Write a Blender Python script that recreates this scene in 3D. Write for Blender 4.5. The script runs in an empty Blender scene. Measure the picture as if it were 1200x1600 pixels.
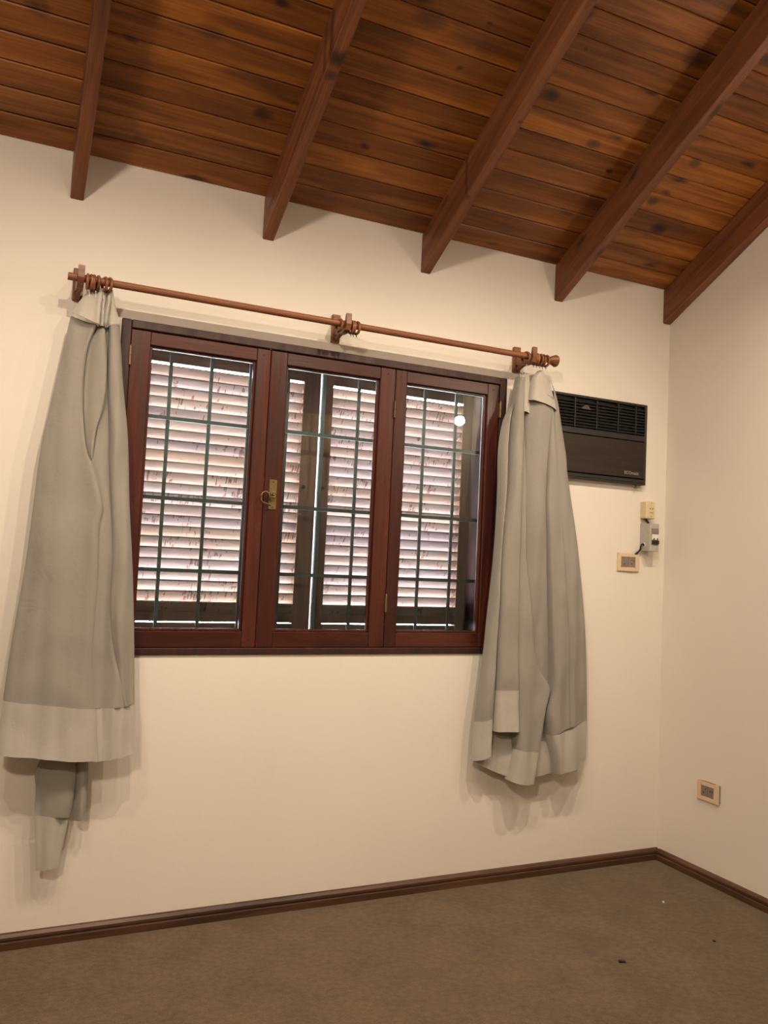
import bpy, bmesh, math, random
from mathutils import Vector, Matrix, noise
random.seed(7)
sc = bpy.context.scene
COL = sc.collection

# ---------------------------------------------------------------- camera
cam_d = bpy.data.cameras.new('camera'); cam = bpy.data.objects.new('camera', cam_d); COL.objects.link(cam)
cam_d.sensor_fit = 'VERTICAL'; cam_d.sensor_height = 36; cam_d.lens = 1291.77 / 1600 * 36
cam_d.clip_start = .05
_r = Vector((.906593, -.419425, .046599)); _u = Vector((-.067230, -.034533, .997140)); _w = Vector((.416617, .907133, .059505))
M = Matrix((_r, _u, -_w)).transposed().to_4x4(); M.translation = Vector((0, -3.2026, 1.4))
cam.matrix_world = M
sc.camera = cam

# ---------------------------------------------------------------- sky
wd = bpy.data.worlds.new('sky'); sc.world = wd; wd.use_nodes = True
bg = wd.node_tree.nodes['Background']; bg.inputs[0].default_value = (.80, .86, 1.0, 1); bg.inputs[1].default_value = 95.0
sl = bpy.data.lights.new('sun', 'SUN'); sl.energy = 48; sl.color = (1, .90, .80); sl.angle = .01
so = bpy.data.objects.new('sun', sl); COL.objects.link(so); so.rotation_euler = Vector((.25, -.62, -1)).to_track_quat('-Z', 'Y').to_euler()

# ---------------------------------------------------------------- lamps
def spot(name, loc, target, power, size, blend=1.0, col=(1, .815, .62), rad=.03):
    l = bpy.data.lights.new(name, 'SPOT'); l.energy = power; l.spot_size = math.radians(size); l.spot_blend = blend
    l.color = col; l.shadow_soft_size = rad
    o = bpy.data.objects.new(name, l); COL.objects.link(o); o.location = loc
    o.rotation_euler = (Vector(target) - Vector(loc)).to_track_quat('-Z', 'Y').to_euler()
    return o
def point(name, loc, power, col=(1, .815, .62), rad=.05):
    l = bpy.data.lights.new(name, 'POINT'); l.energy = power; l.color = col; l.shadow_soft_size = rad
    o = bpy.data.objects.new(name, l); COL.objects.link(o); o.location = loc
    return o
# a row of spots under the roof near the ridge side of the room, out of view above; the rightmost is added to brighten the right side
for i, (x, p) in enumerate(((2.35, 74), (1.60, 100), (.95, 54), (.35, 72), (-.45, 48))):
    spot('ceiling_spot_lamp', (x, -1.45, 3.06), (x, -.05, .25), p, 114, rad=.010)
# a wall lamp on the right wall, out of view to the right
point('wall_lamp', (2.88, -1.80, 2.42), 15, rad=.035)
# fill light added behind the camera to even out the wall brightness
la = bpy.data.lights.new('room_fill_light', 'AREA'); la.energy = 66; la.shape = 'DISK'; la.size = .3; la.color = (1, .83, .65)
lo = bpy.data.objects.new('room_fill_light', la); COL.objects.link(lo); lo.location = (-1.0, -3.7, 3.3)
lo.rotation_euler = (math.radians(56), 0, math.radians(-50))
sc.view_settings.view_transform = 'Standard'; sc.view_settings.look = 'None'
sc.view_settings.gamma = 1; sc.view_settings.use_curve_mapping = False
sc.view_settings.exposure = 0.0

# ---------------------------------------------------------------- helpers
ORG = {}
def tag(o, label=None, cat=None, group=None, kind=None):
    if label: o['label'] = label
    if cat: o['category'] = cat
    if group: o['group'] = group
    if kind: o['kind'] = kind
    return o
def empty(name, loc, label=None, cat=None, group=None, kind=None):
    o = bpy.data.objects.new(name, None); COL.objects.link(o); o.location = loc
    o.empty_display_size = .05
    ORG[o.name] = Vector(loc)
    return tag(o, label, cat, group, kind)
def mk(name, bm, mat, parent=None, smooth=False, origin=None, solid=0, sub=0, rot=None):
    """link a bmesh given in world coordinates as one object with its origin at its middle"""
    me = bpy.data.meshes.new(name)
    vs = [v.co for v in bm.verts]
    if origin is None:
        lo_ = Vector([min(v[i] for v in vs) for i in range(3)]); hi_ = Vector([max(v[i] for v in vs) for i in range(3)])
        origin = (lo_ + hi_) / 2
    origin = Vector(origin)
    for v in bm.verts: v.co -= origin
    bm.normal_update(); bm.to_mesh(me); bm.free()
    if smooth:
        for p in me.polygons: p.use_smooth = True
    me.materials.append(mat)
    o = bpy.data.objects.new(name, me); COL.objects.link(o)
    o.location = origin
    if parent is not None:
        o.parent = parent; o.location = origin - ORG[parent.name]
    ORG[o.name] = origin
    if solid:
        m = o.modifiers.new('thickness', 'SOLIDIFY'); m.thickness = solid; m.offset = 0
        e = o.modifiers.new('crisp_edge', 'EDGE_SPLIT'); e.split_angle = math.radians(62)
    if sub:
        m = o.modifiers.new('smooth', 'SUBSURF'); m.levels = sub; m.render_levels = sub
    return o
def box(bm, x0, x1, y0, y1, z0, z1, bev=0, seg=1):
    vs = [bm.verts.new((x, y, z)) for x in (x0, x1) for y in (y0, y1) for z in (z0, z1)]
    fs = [(0,1,3,2), (4,6,7,5), (0,4,5,1), (2,3,7,6), (0,2,6,4), (1,5,7,3)]
    faces = [bm.faces.new([vs[i] for i in f]) for f in fs]
    if bev:
        es = list({e for f in faces for e in f.edges})
        bmesh.ops.bevel(bm, geom=es, offset=bev, segments=seg, affect='EDGES', profile=.6)
    return vs
def prism(bm, pts, axis, a, b):
    """extrude a closed outline (pairs of the two other axes) along axis from a to b"""
    def co(p, t):
        if axis == 'x': return (t, p[0], p[1])
        if axis == 'y': return (p[0], t, p[1])
        return (p[0], p[1], t)
    A = [bm.verts.new(co(p, a)) for p in pts]; B = [bm.verts.new(co(p, b)) for p in pts]
    n = len(pts)
    bm.faces.new(A); bm.faces.new(B[::-1])
    for i in range(n): bm.faces.new((A[i], B[i], B[(i+1) % n], A[(i+1) % n]))
    bmesh.ops.recalc_face_normals(bm, faces=bm.faces[:])
def tube(bm, pts, r, n=8, caps=True):
    pts = [Vector(p) for p in pts]; rings = []
    rr = r if isinstance(r, (list, tuple)) else [r] * len(pts)
    up = Vector((0, 0, 1))
    for i, p in enumerate(pts):
        d = (pts[min(i+1, len(pts)-1)] - pts[max(i-1, 0)]).normalized()
        a = d.cross(up)
        if a.length < .05: a = d.cross(Vector((0, 1, 0)))
        a.normalize(); b = d.cross(a).normalized()
        rings.append([bm.verts.new(p + (a * math.cos(t) + b * math.sin(t)) * rr[i]) for t in (2*math.pi*k/n for k in range(n))])
    for i in range(len(rings)-1):
        for k in range(n): bm.faces.new((rings[i][k], rings[i][(k+1) % n], rings[i+1][(k+1) % n], rings[i+1][k]))
    if caps: bm.faces.new(rings[0][::-1]); bm.faces.new(rings[-1])
    bmesh.ops.recalc_face_normals(bm, faces=bm.faces[:])
def torus(bm, c, axis, R, r, n=20, m=8):
    c = Vector(c); ax = Vector(axis).normalized(); a = ax.orthogonal().normalized(); b = ax.cross(a)
    rings = []
    for i in range(n):
        t = 2*math.pi*i/n; d = a*math.cos(t) + b*math.sin(t)
        rings.append([bm.verts.new(c + d*(R + r*math.cos(s)) + ax*r*math.sin(s)) for s in (2*math.pi*k/m for k in range(m))])
    for i in range(n):
        for k in range(m):
            bm.faces.new((rings[i][k], rings[(i+1) % n][k], rings[(i+1) % n][(k+1) % m], rings[i][(k+1) % m]))
    bmesh.ops.recalc_face_normals(bm, faces=bm.faces[:])
def cyl(bm, c, axis, r, h, n=16):
    c = Vector(c); ax = Vector(axis).normalized(); tube(bm, [c - ax*h/2, c + ax*h/2], r, n)
BM = bmesh.new

# ---------------------------------------------------------------- materials
def nm(name):
    m = bpy.data.materials.new(name); m.use_nodes = True
    nt = m.node_tree; b = nt.nodes['Principled BSDF']
    return m, nt, b
def N(nt, t, **kw):
    n = nt.nodes.new(t)
    for k, v in kw.items():
        if k.startswith('i_'): n.inputs[k[2:].replace('_', ' ')].default_value = v
        else: setattr(n, k, v)
    return n
def ramp(nt, fac, stops):
    r = nt.nodes.new('ShaderNodeValToRGB'); e = r.color_ramp.elements
    while len(e) < len(stops): e.new(.5)
    for el, (p, c) in zip(e, stops): el.position = p; el.color = (*c, 1) if len(c) == 3 else c
    nt.links.new(fac, r.inputs[0]); return r.outputs[0]
def mix(nt, fac, a, b, mode='MIX'):
    m = nt.nodes.new('ShaderNodeMix'); m.data_type = 'RGBA'; m.blend_type = mode
    for s, v in ((0, fac), (6, a), (7, b)):
        if isinstance(v, (int, float)): m.inputs[s].default_value = v
        elif isinstance(v, tuple): m.inputs[s].default_value = (*v, 1) if len(v) == 3 else v
        else: nt.links.new(v, m.inputs[s])
    return m.outputs[2]
def bump(nt, b, h, strength=.2, dist=.01):
    n = nt.nodes.new('ShaderNodeBump'); n.inputs['Strength'].default_value = strength; n.inputs['Distance'].default_value = dist
    nt.links.new(h, n.inputs['Height']); nt.links.new(n.outputs[0], b.inputs['Normal'])
def coords(nt, scale, rnd=True):
    tc = N(nt, 'ShaderNodeTexCoord'); src = tc.outputs['Object']
    if rnd:
        oi = N(nt, 'ShaderNodeObjectInfo')
        mu = N(nt, 'ShaderNodeMath', operation='MULTIPLY'); nt.links.new(oi.outputs['Random'], mu.inputs[0]); mu.inputs[1].default_value = 37
        ad = N(nt, 'ShaderNodeVectorMath', operation='ADD'); nt.links.new(src, ad.inputs[0]); nt.links.new(mu.outputs[0], ad.inputs[1]); src = ad.outputs[0]
    mp = N(nt, 'ShaderNodeMapping'); mp.inputs['Scale'].default_value = scale; nt.links.new(src, mp.inputs[0])
    return mp.outputs[0]
def plain(name, c, rough=.5, metal=0, spec=.5, bumpy=0):
    m, nt, b = nm(name); b.inputs['Base Color'].default_value = (*c, 1); b.inputs['Roughness'].default_value = rough
    b.inputs['Metallic'].default_value = metal; b.inputs['Specular IOR Level'].default_value = spec
    n = N(nt, 'ShaderNodeTexNoise'); n.inputs['Scale'].default_value = 60; n.inputs['Detail'].default_value = 4
    nt.links.new(coords(nt, (1, 1, 1)), n.inputs[0])
    col = mix(nt, n.outputs[0], tuple(x*.86 for x in c), tuple(min(1, x*1.10) for x in c))
    nt.links.new(col, b.inputs['Base Color'])
    if bumpy: bump(nt, b, n.outputs[0], bumpy, .003)
    return m
def wood(name, dark, mid, light, axis, rough=.35, knots=0.0, grain=1.0, var=.25, spec=.4, stain=(.02, .012, .012), marks=()):
    """long grain along axis (0,1,2)"""
    m, nt, b = nm(name)
    def sc3(long, cross):
        s = [cross]*3; s[axis] = long; return tuple(s)
    v1 = coords(nt, sc3(1.2*grain, 16*grain))
    n1 = N(nt, 'ShaderNodeTexNoise'); n1.inputs['Scale'].default_value = 1.0; n1.inputs['Detail'].default_value = 6; n1.inputs['Distortion'].default_value = 1.2
    nt.links.new(v1, n1.inputs[0])
    c = ramp(nt, n1.outputs[0], [(.28, dark), (.5, mid), (.74, light)])
    v2 = coords(nt, sc3(5, 170))
    n2 = N(nt, 'ShaderNodeTexNoise'); n2.inputs['Scale'].default_value = 1.0; n2.inputs['Detail'].default_value = 3
    nt.links.new(v2, n2.inputs[0])
    f = ramp(nt, n2.outputs[0], [(.35, (.62, .62, .62)), (.6, (1, 1, 1))])
    c = mix(nt, .6, c, f, 'MULTIPLY')
    if knots:
        v3 = coords(nt, sc3(3.0, 8.5))
        vo = N(nt, 'ShaderNodeTexVoronoi'); vo.inputs['Scale'].default_value = 1.0; vo.inputs['Randomness'].default_value = 1
        nz = N(nt, 'ShaderNodeTexNoise'); nz.inputs['Scale'].default_value = 4; nt.links.new(v3, nz.inputs[0])
        vm = N(nt, 'ShaderNodeVectorMath', operation='MULTIPLY_ADD'); nt.links.new(nz.outputs['Color'], vm.inputs[0]); vm.inputs[1].default_value = (.25, .25, .25); nt.links.new(v3, vm.inputs[2])
        nt.links.new(vm.outputs[0], vo.inputs['Vector'])
        k = ramp(nt, vo.outputs['Distance'], [(.035*knots, (1, 1, 1)), (.10*knots, (.75, .75, .75)), (.24*knots, (0, 0, 0))])
        c = mix(nt, k, c, stain)
        v4 = coords(nt, sc3(1.1, 4))
        n4 = N(nt, 'ShaderNodeTexNoise'); n4.inputs['Scale'].default_value = 1.4; n4.inputs['Detail'].default_value = 3; nt.links.new(v4, n4.inputs[0])
        s4 = ramp(nt, n4.outputs[0], [(.56, (0, 0, 0)), (.72, (.75, .75, .75))])
        c = mix(nt, s4, c, mix(nt, .5, c, stain, 'MIX'))
    if marks:
        ge = N(nt, 'ShaderNodeNewGeometry'); wn = N(nt, 'ShaderNodeTexNoise'); wn.inputs['Scale'].default_value = 9; wn.inputs['Detail'].default_value = 4; nt.links.new(ge.outputs['Position'], wn.inputs[0])
        wa = N(nt, 'ShaderNodeVectorMath', operation='MULTIPLY_ADD'); nt.links.new(wn.outputs['Color'], wa.inputs[0]); wa.inputs[1].default_value = (.05, .025, 0); nt.links.new(ge.outputs['Position'], wa.inputs[2])
        for (kx, ky, kr, ks) in marks:
            su = N(nt, 'ShaderNodeVectorMath', operation='SUBTRACT'); nt.links.new(wa.outputs[0], su.inputs[0]); su.inputs[1].default_value = (kx+.025, ky+.0125, 0)
            mm = N(nt, 'ShaderNodeVectorMath', operation='MULTIPLY'); nt.links.new(su.outputs[0], mm.inputs[0]); mm.inputs[1].default_value = (1/kr, 1.7/kr, 0)
            le = N(nt, 'ShaderNodeVectorMath', operation='LENGTH'); nt.links.new(mm.outputs[0], le.inputs[0])
            kk = ramp(nt, le.outputs['Value'], [(.15, (ks,)*3), (.55, (ks*.75,)*3), (1.15, (0, 0, 0))])
            c = mix(nt, kk, c, stain)
    oi = N(nt, 'ShaderNodeObjectInfo')
    lo_, hi_ = 1 - var, 1 + var
    g = ramp(nt, oi.outputs['Random'], [(0, (lo_, lo_*.92, lo_*.9)), (.5, (1, 1, 1)), (1, (hi_, hi_, hi_))])
    c = mix(nt, 1.0, c, g, 'MULTIPLY')
    nt.links.new(c, b.inputs['Base Color'])
    rr = ramp(nt, n1.outputs[0], [(.3, (rough*1.25,)*3), (.7, (rough*.8,)*3)]); nt.links.new(rr, b.inputs['Roughness'])
    b.inputs['Specular IOR Level'].default_value = spec
    bump(nt, b, n2.outputs[0], .12, .002)
    return m
def wall_mat():
    m, nt, b = nm('cream_plaster'); v = coords(nt, (1, 1, 1), False)
    n = N(nt, 'ShaderNodeTexNoise'); n.inputs['Scale'].default_value = 1.3; n.inputs['Detail'].default_value = 4; nt.links.new(v, n.inputs[0])
    c = ramp(nt, n.outputs[0], [(.3, (.72, .665, .585)), (.7, (.76, .705, .625))]); nt.links.new(c, b.inputs['Base Color'])
    b.inputs['Roughness'].default_value = .75; b.inputs['Specular IOR Level'].default_value = .25
    n2 = N(nt, 'ShaderNodeTexNoise'); n2.inputs['Scale'].default_value = 28; n2.inputs['Detail'].default_value = 5; nt.links.new(v, n2.inputs[0])
    bump(nt, b, n2.outputs[0], .10, .006)
    return m
def carpet_mat():
    m, nt, b = nm('brown_carpet'); v = coords(nt, (1, 1, 1), False)
    n = N(nt, 'ShaderNodeTexNoise'); n.inputs['Scale'].default_value = 260; n.inputs['Detail'].default_value = 3; nt.links.new(v, n.inputs[0])
    n2 = N(nt, 'ShaderNodeTexNoise'); n2.inputs['Scale'].default_value = 5.0; n2.inputs['Detail'].default_value = 6; n2.inputs['Roughness'].default_value = .7; nt.links.new(v, n2.inputs[0])
    n3 = N(nt, 'ShaderNodeTexNoise'); n3.inputs['Scale'].default_value = 42; n3.inputs['Detail'].default_value = 4; nt.links.new(v, n3.inputs[0])
    c = ramp(nt, n2.outputs[0], [(.3, (.098, .066, .036)), (.7, (.150, .102, .056))])
    c = mix(nt, .8, c, ramp(nt, n3.outputs[0], [(.35, (.78, .78, .78)), (.65, (1.12, 1.1, 1.05))]), 'MULTIPLY')
    c = mix(nt, .8, c, ramp(nt, n.outputs[0], [(.35, (.66, .66, .66)), (.62, (1.15, 1.15, 1.15))]), 'MULTIPLY')
    # worn-in stain near the corner
    tc = N(nt, 'ShaderNodeTexCoord'); mp = N(nt, 'ShaderNodeMapping'); mp.inputs['Location'].default_value = (-STX, -STY, 0)
    nt.links.new(tc.outputs['Object'], mp.inputs[0])
    vm = N(nt, 'ShaderNodeVectorMath', operation='MULTIPLY'); nt.links.new(mp.outputs[0], vm.inputs[0]); vm.inputs[1].default_value = (3.6, 9, 0)
    ln = N(nt, 'ShaderNodeVectorMath', operation='LENGTH'); nt.links.new(vm.outputs[0], ln.inputs[0])
    s = ramp(nt, ln.outputs['Value'], [(.15, (.45, .45, .45)), (1.0, (0, 0, 0))])
    c = mix(nt, s, c, (.10, .06, .04))
    nt.links.new(c, b.inputs['Base Color']); b.inputs['Roughness'].default_value = .95; b.inputs['Specular IOR Level'].default_value = .1
    b.inputs['Sheen Weight'].default_value = .15
    ad = N(nt, 'ShaderNodeMath', operation='ADD'); nt.links.new(n.outputs[0], ad.inputs[0]); nt.links.new(n3.outputs[0], ad.inputs[1])
    bump(nt, b, ad.outputs[0], .55, .006)
    return m
def cloth_mat(name, c, trans=.25):
    m, nt, b = nm(name); v = coords(nt, (1, 1, 1), False)
    n = N(nt, 'ShaderNodeTexNoise'); n.inputs['Scale'].default_value = 7; n.inputs['Detail'].default_value = 5; nt.links.new(v, n.inputs[0])
    w1 = N(nt, 'ShaderNodeTexNoise'); w1.inputs['Scale'].default_value = 1; w1.inputs['Detail'].default_value = 2; nt.links.new(coords(nt, (700, 700, 60), False), w1.inputs[0])
    w2 = N(nt, 'ShaderNodeTexNoise'); w2.inputs['Scale'].default_value = 1; w2.inputs['Detail'].default_value = 2; nt.links.new(coords(nt, (60, 60, 800), False), w2.inputs[0])
    ad = N(nt, 'ShaderNodeMath', operation='ADD'); nt.links.new(w1.outputs[0], ad.inputs[0]); nt.links.new(w2.outputs[0], ad.inputs[1])
    col = mix(nt, n.outputs[0], tuple(x*.92 for x in c), tuple(x*1.06 for x in c))
    col = mix(nt, .5, col, ramp(nt, ad.outputs[0], [(.35, (.86, .86, .86)), (1.0, (1.08, 1.08, 1.08))]), 'MULTIPLY')
    nt.links.new(col, b.inputs['Base Color']); b.inputs['Roughness'].default_value = .85; b.inputs['Specular IOR Level'].default_value = .15
    b.inputs['Sheen Weight'].default_value = .1
    n5 = N(nt, 'ShaderNodeTexNoise'); n5.inputs['Scale'].default_value = 16; n5.inputs['Detail'].default_value = 4; n5.inputs['Distortion'].default_value = .8; nt.links.new(v, n5.inputs[0])
    b1 = nt.nodes.new('ShaderNodeBump'); b1.inputs['Strength'].default_value = .25; b1.inputs['Distance'].default_value = .012; nt.links.new(n5.outputs[0], b1.inputs['Height'])
    b2 = nt.nodes.new('ShaderNodeBump'); b2.inputs['Strength'].default_value = .15; b2.inputs['Distance'].default_value = .001; nt.links.new(ad.outputs[0], b2.inputs['Height']); nt.links.new(b1.outputs[0], b2.inputs['Normal'])
    nt.links.new(b2.outputs[0], b.inputs['Normal'])
    tr = N(nt, 'ShaderNodeBsdfTranslucent'); nt.links.new(col, tr.inputs[0]); nt.links.new(b2.outputs[0], tr.inputs['Normal'])
    ms = N(nt, 'ShaderNodeMixShader'); ms.inputs[0].default_value = trans
    nt.links.new(b.outputs[0], ms.inputs[1]); nt.links.new(tr.outputs[0], ms.inputs[2])
    nt.links.new(ms.outputs[0], nt.nodes['Material Output'].inputs[0])
    return m
def glass_mat():
    m, nt, b = nm('window_glass'); nt.nodes.remove(b)
    fr = N(nt, 'ShaderNodeFresnel'); fr.inputs[0].default_value = 1.5
    t = N(nt, 'ShaderNodeBsdfTransparent'); t.inputs[0].default_value = (.93, .96, .95, 1)
    g = N(nt, 'ShaderNodeBsdfGlossy'); g.inputs['Roughness'].default_value = .01
    n = N(nt, 'ShaderNodeTexNoise'); n.inputs['Scale'].default_value = 3; nt.links.new(coords(nt, (1, 1, 1), False), n.inputs[0])
    bp_ = nt.nodes.new('ShaderNodeBump'); bp_.inputs['Strength'].default_value = .05; bp_.inputs['Distance'].default_value = .01
    nt.links.new(n.outputs[0], bp_.inputs['Height']); nt.links.new(bp_.outputs[0], g.inputs['Normal'])
    ms = N(nt, 'ShaderNodeMixShader'); nt.links.new(fr.outputs[0], ms.inputs[0]); nt.links.new(t.outputs[0], ms.inputs[1]); nt.links.new(g.outputs[0], ms.inputs[2])
    nt.links.new(ms.outputs[0], nt.nodes['Material Output'].inputs[0])
    return m
def slat_mat():
    m, nt, b = nm('weathered_slat'); v = coords(nt, (1, 1, 1))
    n = N(nt, 'ShaderNodeTexNoise'); n.inputs['Scale'].default_value = 1; n.inputs['Detail'].default_value = 5; nt.links.new(coords(nt, (2.2, 40, 40)), n.inputs[0])
    c = ramp(nt, n.outputs[0], [(.3, (.22, .165, .155)), (.55, (.30, .235, .21)), (.75, (.37, .30, .265))])
    oi = N(nt, 'ShaderNodeObjectInfo')
    g = ramp(nt, oi.outputs['Random'], [(0, (.80, .80, .92)), (.35, (1, .96, .98)), (.65, (1.05, .96, .88)), (1, (1.05, .92, .80))])
    c = mix(nt, 1.0, c, g, 'MULTIPLY')
    # short rusty drip marks running across the slat, in clusters
    d = N(nt, 'ShaderNodeTexNoise'); d.inputs['Scale'].default_value = 1; d.inputs['Detail'].default_value = 1; nt.links.new(coords(nt, (150, .6, .6)), d.inputs[0])
    cl = N(nt, 'ShaderNodeTexNoise'); cl.inputs['Scale'].default_value = 1; cl.inputs['Detail'].default_value = 1; nt.links.new(coords(nt, (7, .1, .1)), cl.inputs[0])
    mu = N(nt, 'ShaderNodeMath', operation='MULTIPLY'); nt.links.new(d.outputs[0], mu.inputs[0]); nt.links.new(cl.outputs[0], mu.inputs[1])
    ln = N(nt, 'ShaderNodeTexNoise'); ln.inputs['Scale'].default_value = 1; ln.inputs['Detail'].default_value = 1; nt.links.new(coords(nt, (60, 45, 45)), ln.inputs[0])
    m2 = N(nt, 'ShaderNodeMath', operation='MULTIPLY'); nt.links.new(mu.outputs[0], m2.inputs[0]); nt.links.new(ln.outputs[0], m2.inputs[1])
    s = ramp(nt, m2.outputs[0], [(.194, (0, 0, 0)), (.203, (.95, .95, .95))])
    c = mix(nt, s, c, (.075, .022, .016))
    nt.links.new(c, b.inputs['Base Color']); b.inputs['Roughness'].default_value = .6
    return m

STX, STY = 2.60, -.30
M_wall = wall_mat(); M_carpet = carpet_mat(); M_glass = glass_mat(); M_slat = slat_mat()
BOARD_KNOTS = [(1.777, -0.67, 0.048, 0.9), (2.676, -0.295, 0.053, 1), (2.536, -0.402, 0.038, 0.8), (2.244, -0.94, 0.082, 0.7), (0.761, -0.316, 0.046, 0.8), (1.714, -0.949, 0.053, 0.8), (2.081, -0.553, 0.042, 0.7), (2.232, -0.47, 0.023, 1), (1.177, -0.302, 0.027, 0.8), (1.206, -0.766, 0.072, 0.6), (2.58, -0.6, 0.044, 0.7), (2.514, -1.011, 0.049, 0.8), (0.708, -0.676, 0.03, 0.9), (0.275, -0.434, 0.027, 0.6), (1.385, -0.657, 0.017, 0.7), (2.564, -0.45, 0.025, 0.7), (1.681, -0.073, 0.044, 0.6), (1.804, -0.842, 0.015, 0.7), (1.412, -0.814, 0.013, 0.7), (0.516, -0.528, 0.057, 0.45), (-0.009, -0.447, 0.053, 0.6)]
RAFTER_KNOTS = [(0.905, -0.713, 0.055, 0.95), (0.895, -0.657, 0.035, 0.8), (1.629, -0.693, 0.016, 0.8), (1.597, -0.375, 0.02, 0.7)]
M_board = wood('ceiling_pine', (.14, .043, .010), (.29, .098, .018), (.44, .172, .034), 0, .42, knots=.8, var=.30, marks=BOARD_KNOTS)
M_rafter = wood('rafter_wood', (.13, .043, .018), (.20, .069, .029), (.27, .10, .045), 1, .45, knots=.75, var=.12, stain=(.035, .018, .015), marks=RAFTER_KNOTS)
mah = ((.034, .008, .006), (.058, .014, .009), (.092, .023, .012))
M_mv = wood('mahogany_upright', *mah, 2, .30, var=.22, spec=.5)
M_mh = wood('mahogany_rail', *mah, 0, .30, var=.22, spec=.5)
M_mdk = wood('mahogany_frame', (.020, .007, .006), (.038, .011, .009), (.055, .017, .012), 2, .5, var=.1)
M_base = wood('baseboard_wood', (.045, .021, .012), (.085, .040, .021), (.13, .063, .034), 0, .42, var=.08)
M_basey = wood('baseboard_wood_deep', (.045, .021, .012), (.085, .040, .021), (.13, .063, .034), 1, .42, var=.08)
M_rod = wood('rod_wood', (.13, .042, .017), (.20, .068, .027), (.26, .095, .04), 0, .55, var=.05)
M_ring = wood('ring_wood', (.12, .042, .018), (.22, .08, .034), (.30, .12, .05), 0, .38, var=.15)
M_shut = wood('shutter_wood', (.07, .035, .022), (.14, .075, .05), (.21, .12, .085), 2, .6, var=.1)
M_shuth = wood('shutter_wood_rail', (.07, .035, .022), (.14, .075, .05), (.21, .12, .085), 0, .6, var=.1)
M_bar = plain('grille_paint', (.065, .10, .09), .45)
M_brass = plain('aged_brass', (.20, .14, .055), .45, .7)
M_hdark = plain('dark_hinge_metal', (.10, .075, .05), .45, .7)
M_cloth = cloth_mat('linen_single', (.345, .32, .28), .22)
M_hem = cloth_mat('linen_double', (.46, .43, .375), .12)
M_white = plain('white_plastic', (.75, .74, .70), .4)
M_acd = plain('black_plastic', (.012, .011, .010), .45)
M_acs = plain('black_slat_plastic', (.014, .013, .012), .4)
M_acp = wood('dark_brown_panel', (.012, .007, .005), (.024, .013, .009), (.036, .020, .014), 0, .4, grain=1.6, var=.02)
M_badge = plain('badge_silver', (.40, .37, .33), .4, .3)
M_beige = plain('aged_beige_plastic', (.66, .55, .33), .4)
M_tan = plain('tan_plastic', (.70, .52, .34), .4)
M_gry = plain('grey_box_plastic', (.42, .40, .36), .45)
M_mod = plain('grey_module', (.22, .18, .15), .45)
M_blk = plain('black_rubber', (.012, .010, .010), .5)
M_putty = plain('pale_putty', (.62, .66, .64), .7)
M_paper = plain('torn_paper', (.08, .06, .042), .9)
M_out = plain('pale_bounce_ground', (.62, .60, .56), .9)

# ---------------------------------------------------------------- room shell
XR, XL, YB, S, ZC = 3.037, -1.55, -4.6, .5185, 2.8515
WX0, WX1, WZ0, WZ1 = .353, 2.061, 1.009, 2.265
bm = BM(); box(bm, XL-.2, XR+.2, YB-.2, .3, -.12, 0)
tag(mk('floor', bm, M_carpet, origin=(0, 0, 0)), 'brown short pile carpet covering the floor', kind='structure')
bm = BM()
for a in ((XL, WX0, 0, ZC+.005), (WX1, XR, 0, ZC+.005), (WX0, WX1, 0, WZ0), (WX0, WX1, WZ1, ZC+.005)): box(bm, a[0], a[1], 0, .30, a[2], a[3])
bmesh.ops.remove_doubles(bm, verts=bm.verts[:], dist=1e-5)
tag(mk('wall_back', bm, M_wall, origin=(0, 0, 0)), 'cream plastered wall holding the window', kind='structure')
for nme, xa, xb in (('wall_right', XR, XR+.2), ('wall_left', XL-.2, XL)):
    bm = BM(); prism(bm, [(.3, 0), (.3, ZC+.02), (0, ZC+.02), (YB, ZC+.02-S*YB), (YB, 0)], 'x', xa, xb)
    tag(mk(nme, bm, M_wall, origin=(0, 0, 0)), 'plain cream plastered side wall', kind='structure')
bm = BM(); box(bm, XL, XR, YB-.2, YB, 0, ZC-S*YB+.02)
tag(mk('wall_front', bm, M_wall, origin=(0, 0, 0)), 'cream wall behind the viewer', kind='structure')
# roof slab and its boards
SL = math.atan(S); cs, sn = math.cos(SL), math.sin(SL)
bm = BM(); t0, t1 = .022, .07
prism(bm, [(.02, ZC-S*.02+t0/cs), (.02, ZC-S*.02+t1/cs), (YB-.2, ZC-S*(YB-.2)+t1/cs), (YB-.2, ZC-S*(YB-.2)+t0/cs)], 'x', XL-.2, XR+.2)
ceil = tag(mk('ceiling', bm, M_mdk, origin=(0, 0, ZC)), 'sloped ceiling of varnished pine boards', kind='structure')
RX = [-1.275, -.555, .166, .897, 1.618, 2.336, 3.012]
PITCH = .0877/cs
cache = {}
row = 0
while True:
    yc = -(row + .5)*.0877
    if yc < YB: break
    cuts = [XL]
    for k in range(len(RX)-1):
        if random.random() < .42 and RX[k] - cuts[-1] > .6: cuts.append(RX[k])
    cuts.append(XR)
    for a, b_ in zip(cuts[:-1], cuts[1:]):
        Ln = round(b_ - a - .002, 4)
        if Ln not in cache:
            h = PITCH/2 - .0010; g = .0048; T = .018
            bmm = BM(); prism(bmm, [(-h+g, 0), (h-g, 0), (h, g), (h, T), (-h, T), (-h, g)], 'x', -Ln/2, Ln/2)
            me = bpy.data.meshes.new('ceiling_board'); bmm.to_mesh(me); bmm.free(); me.materials.append(M_board); cache[Ln] = me
        o = bpy.data.objects.new('ceiling_board', cache[Ln]); COL.objects.link(o); o.parent = ceil
        o.location = Vector(((a+b_)/2, yc, ZC - S*yc + random.uniform(0, .0012))) - Vector((0, 0, ZC)); o.rotation_euler = (-SL, 0, 0)
    row += 1
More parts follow.
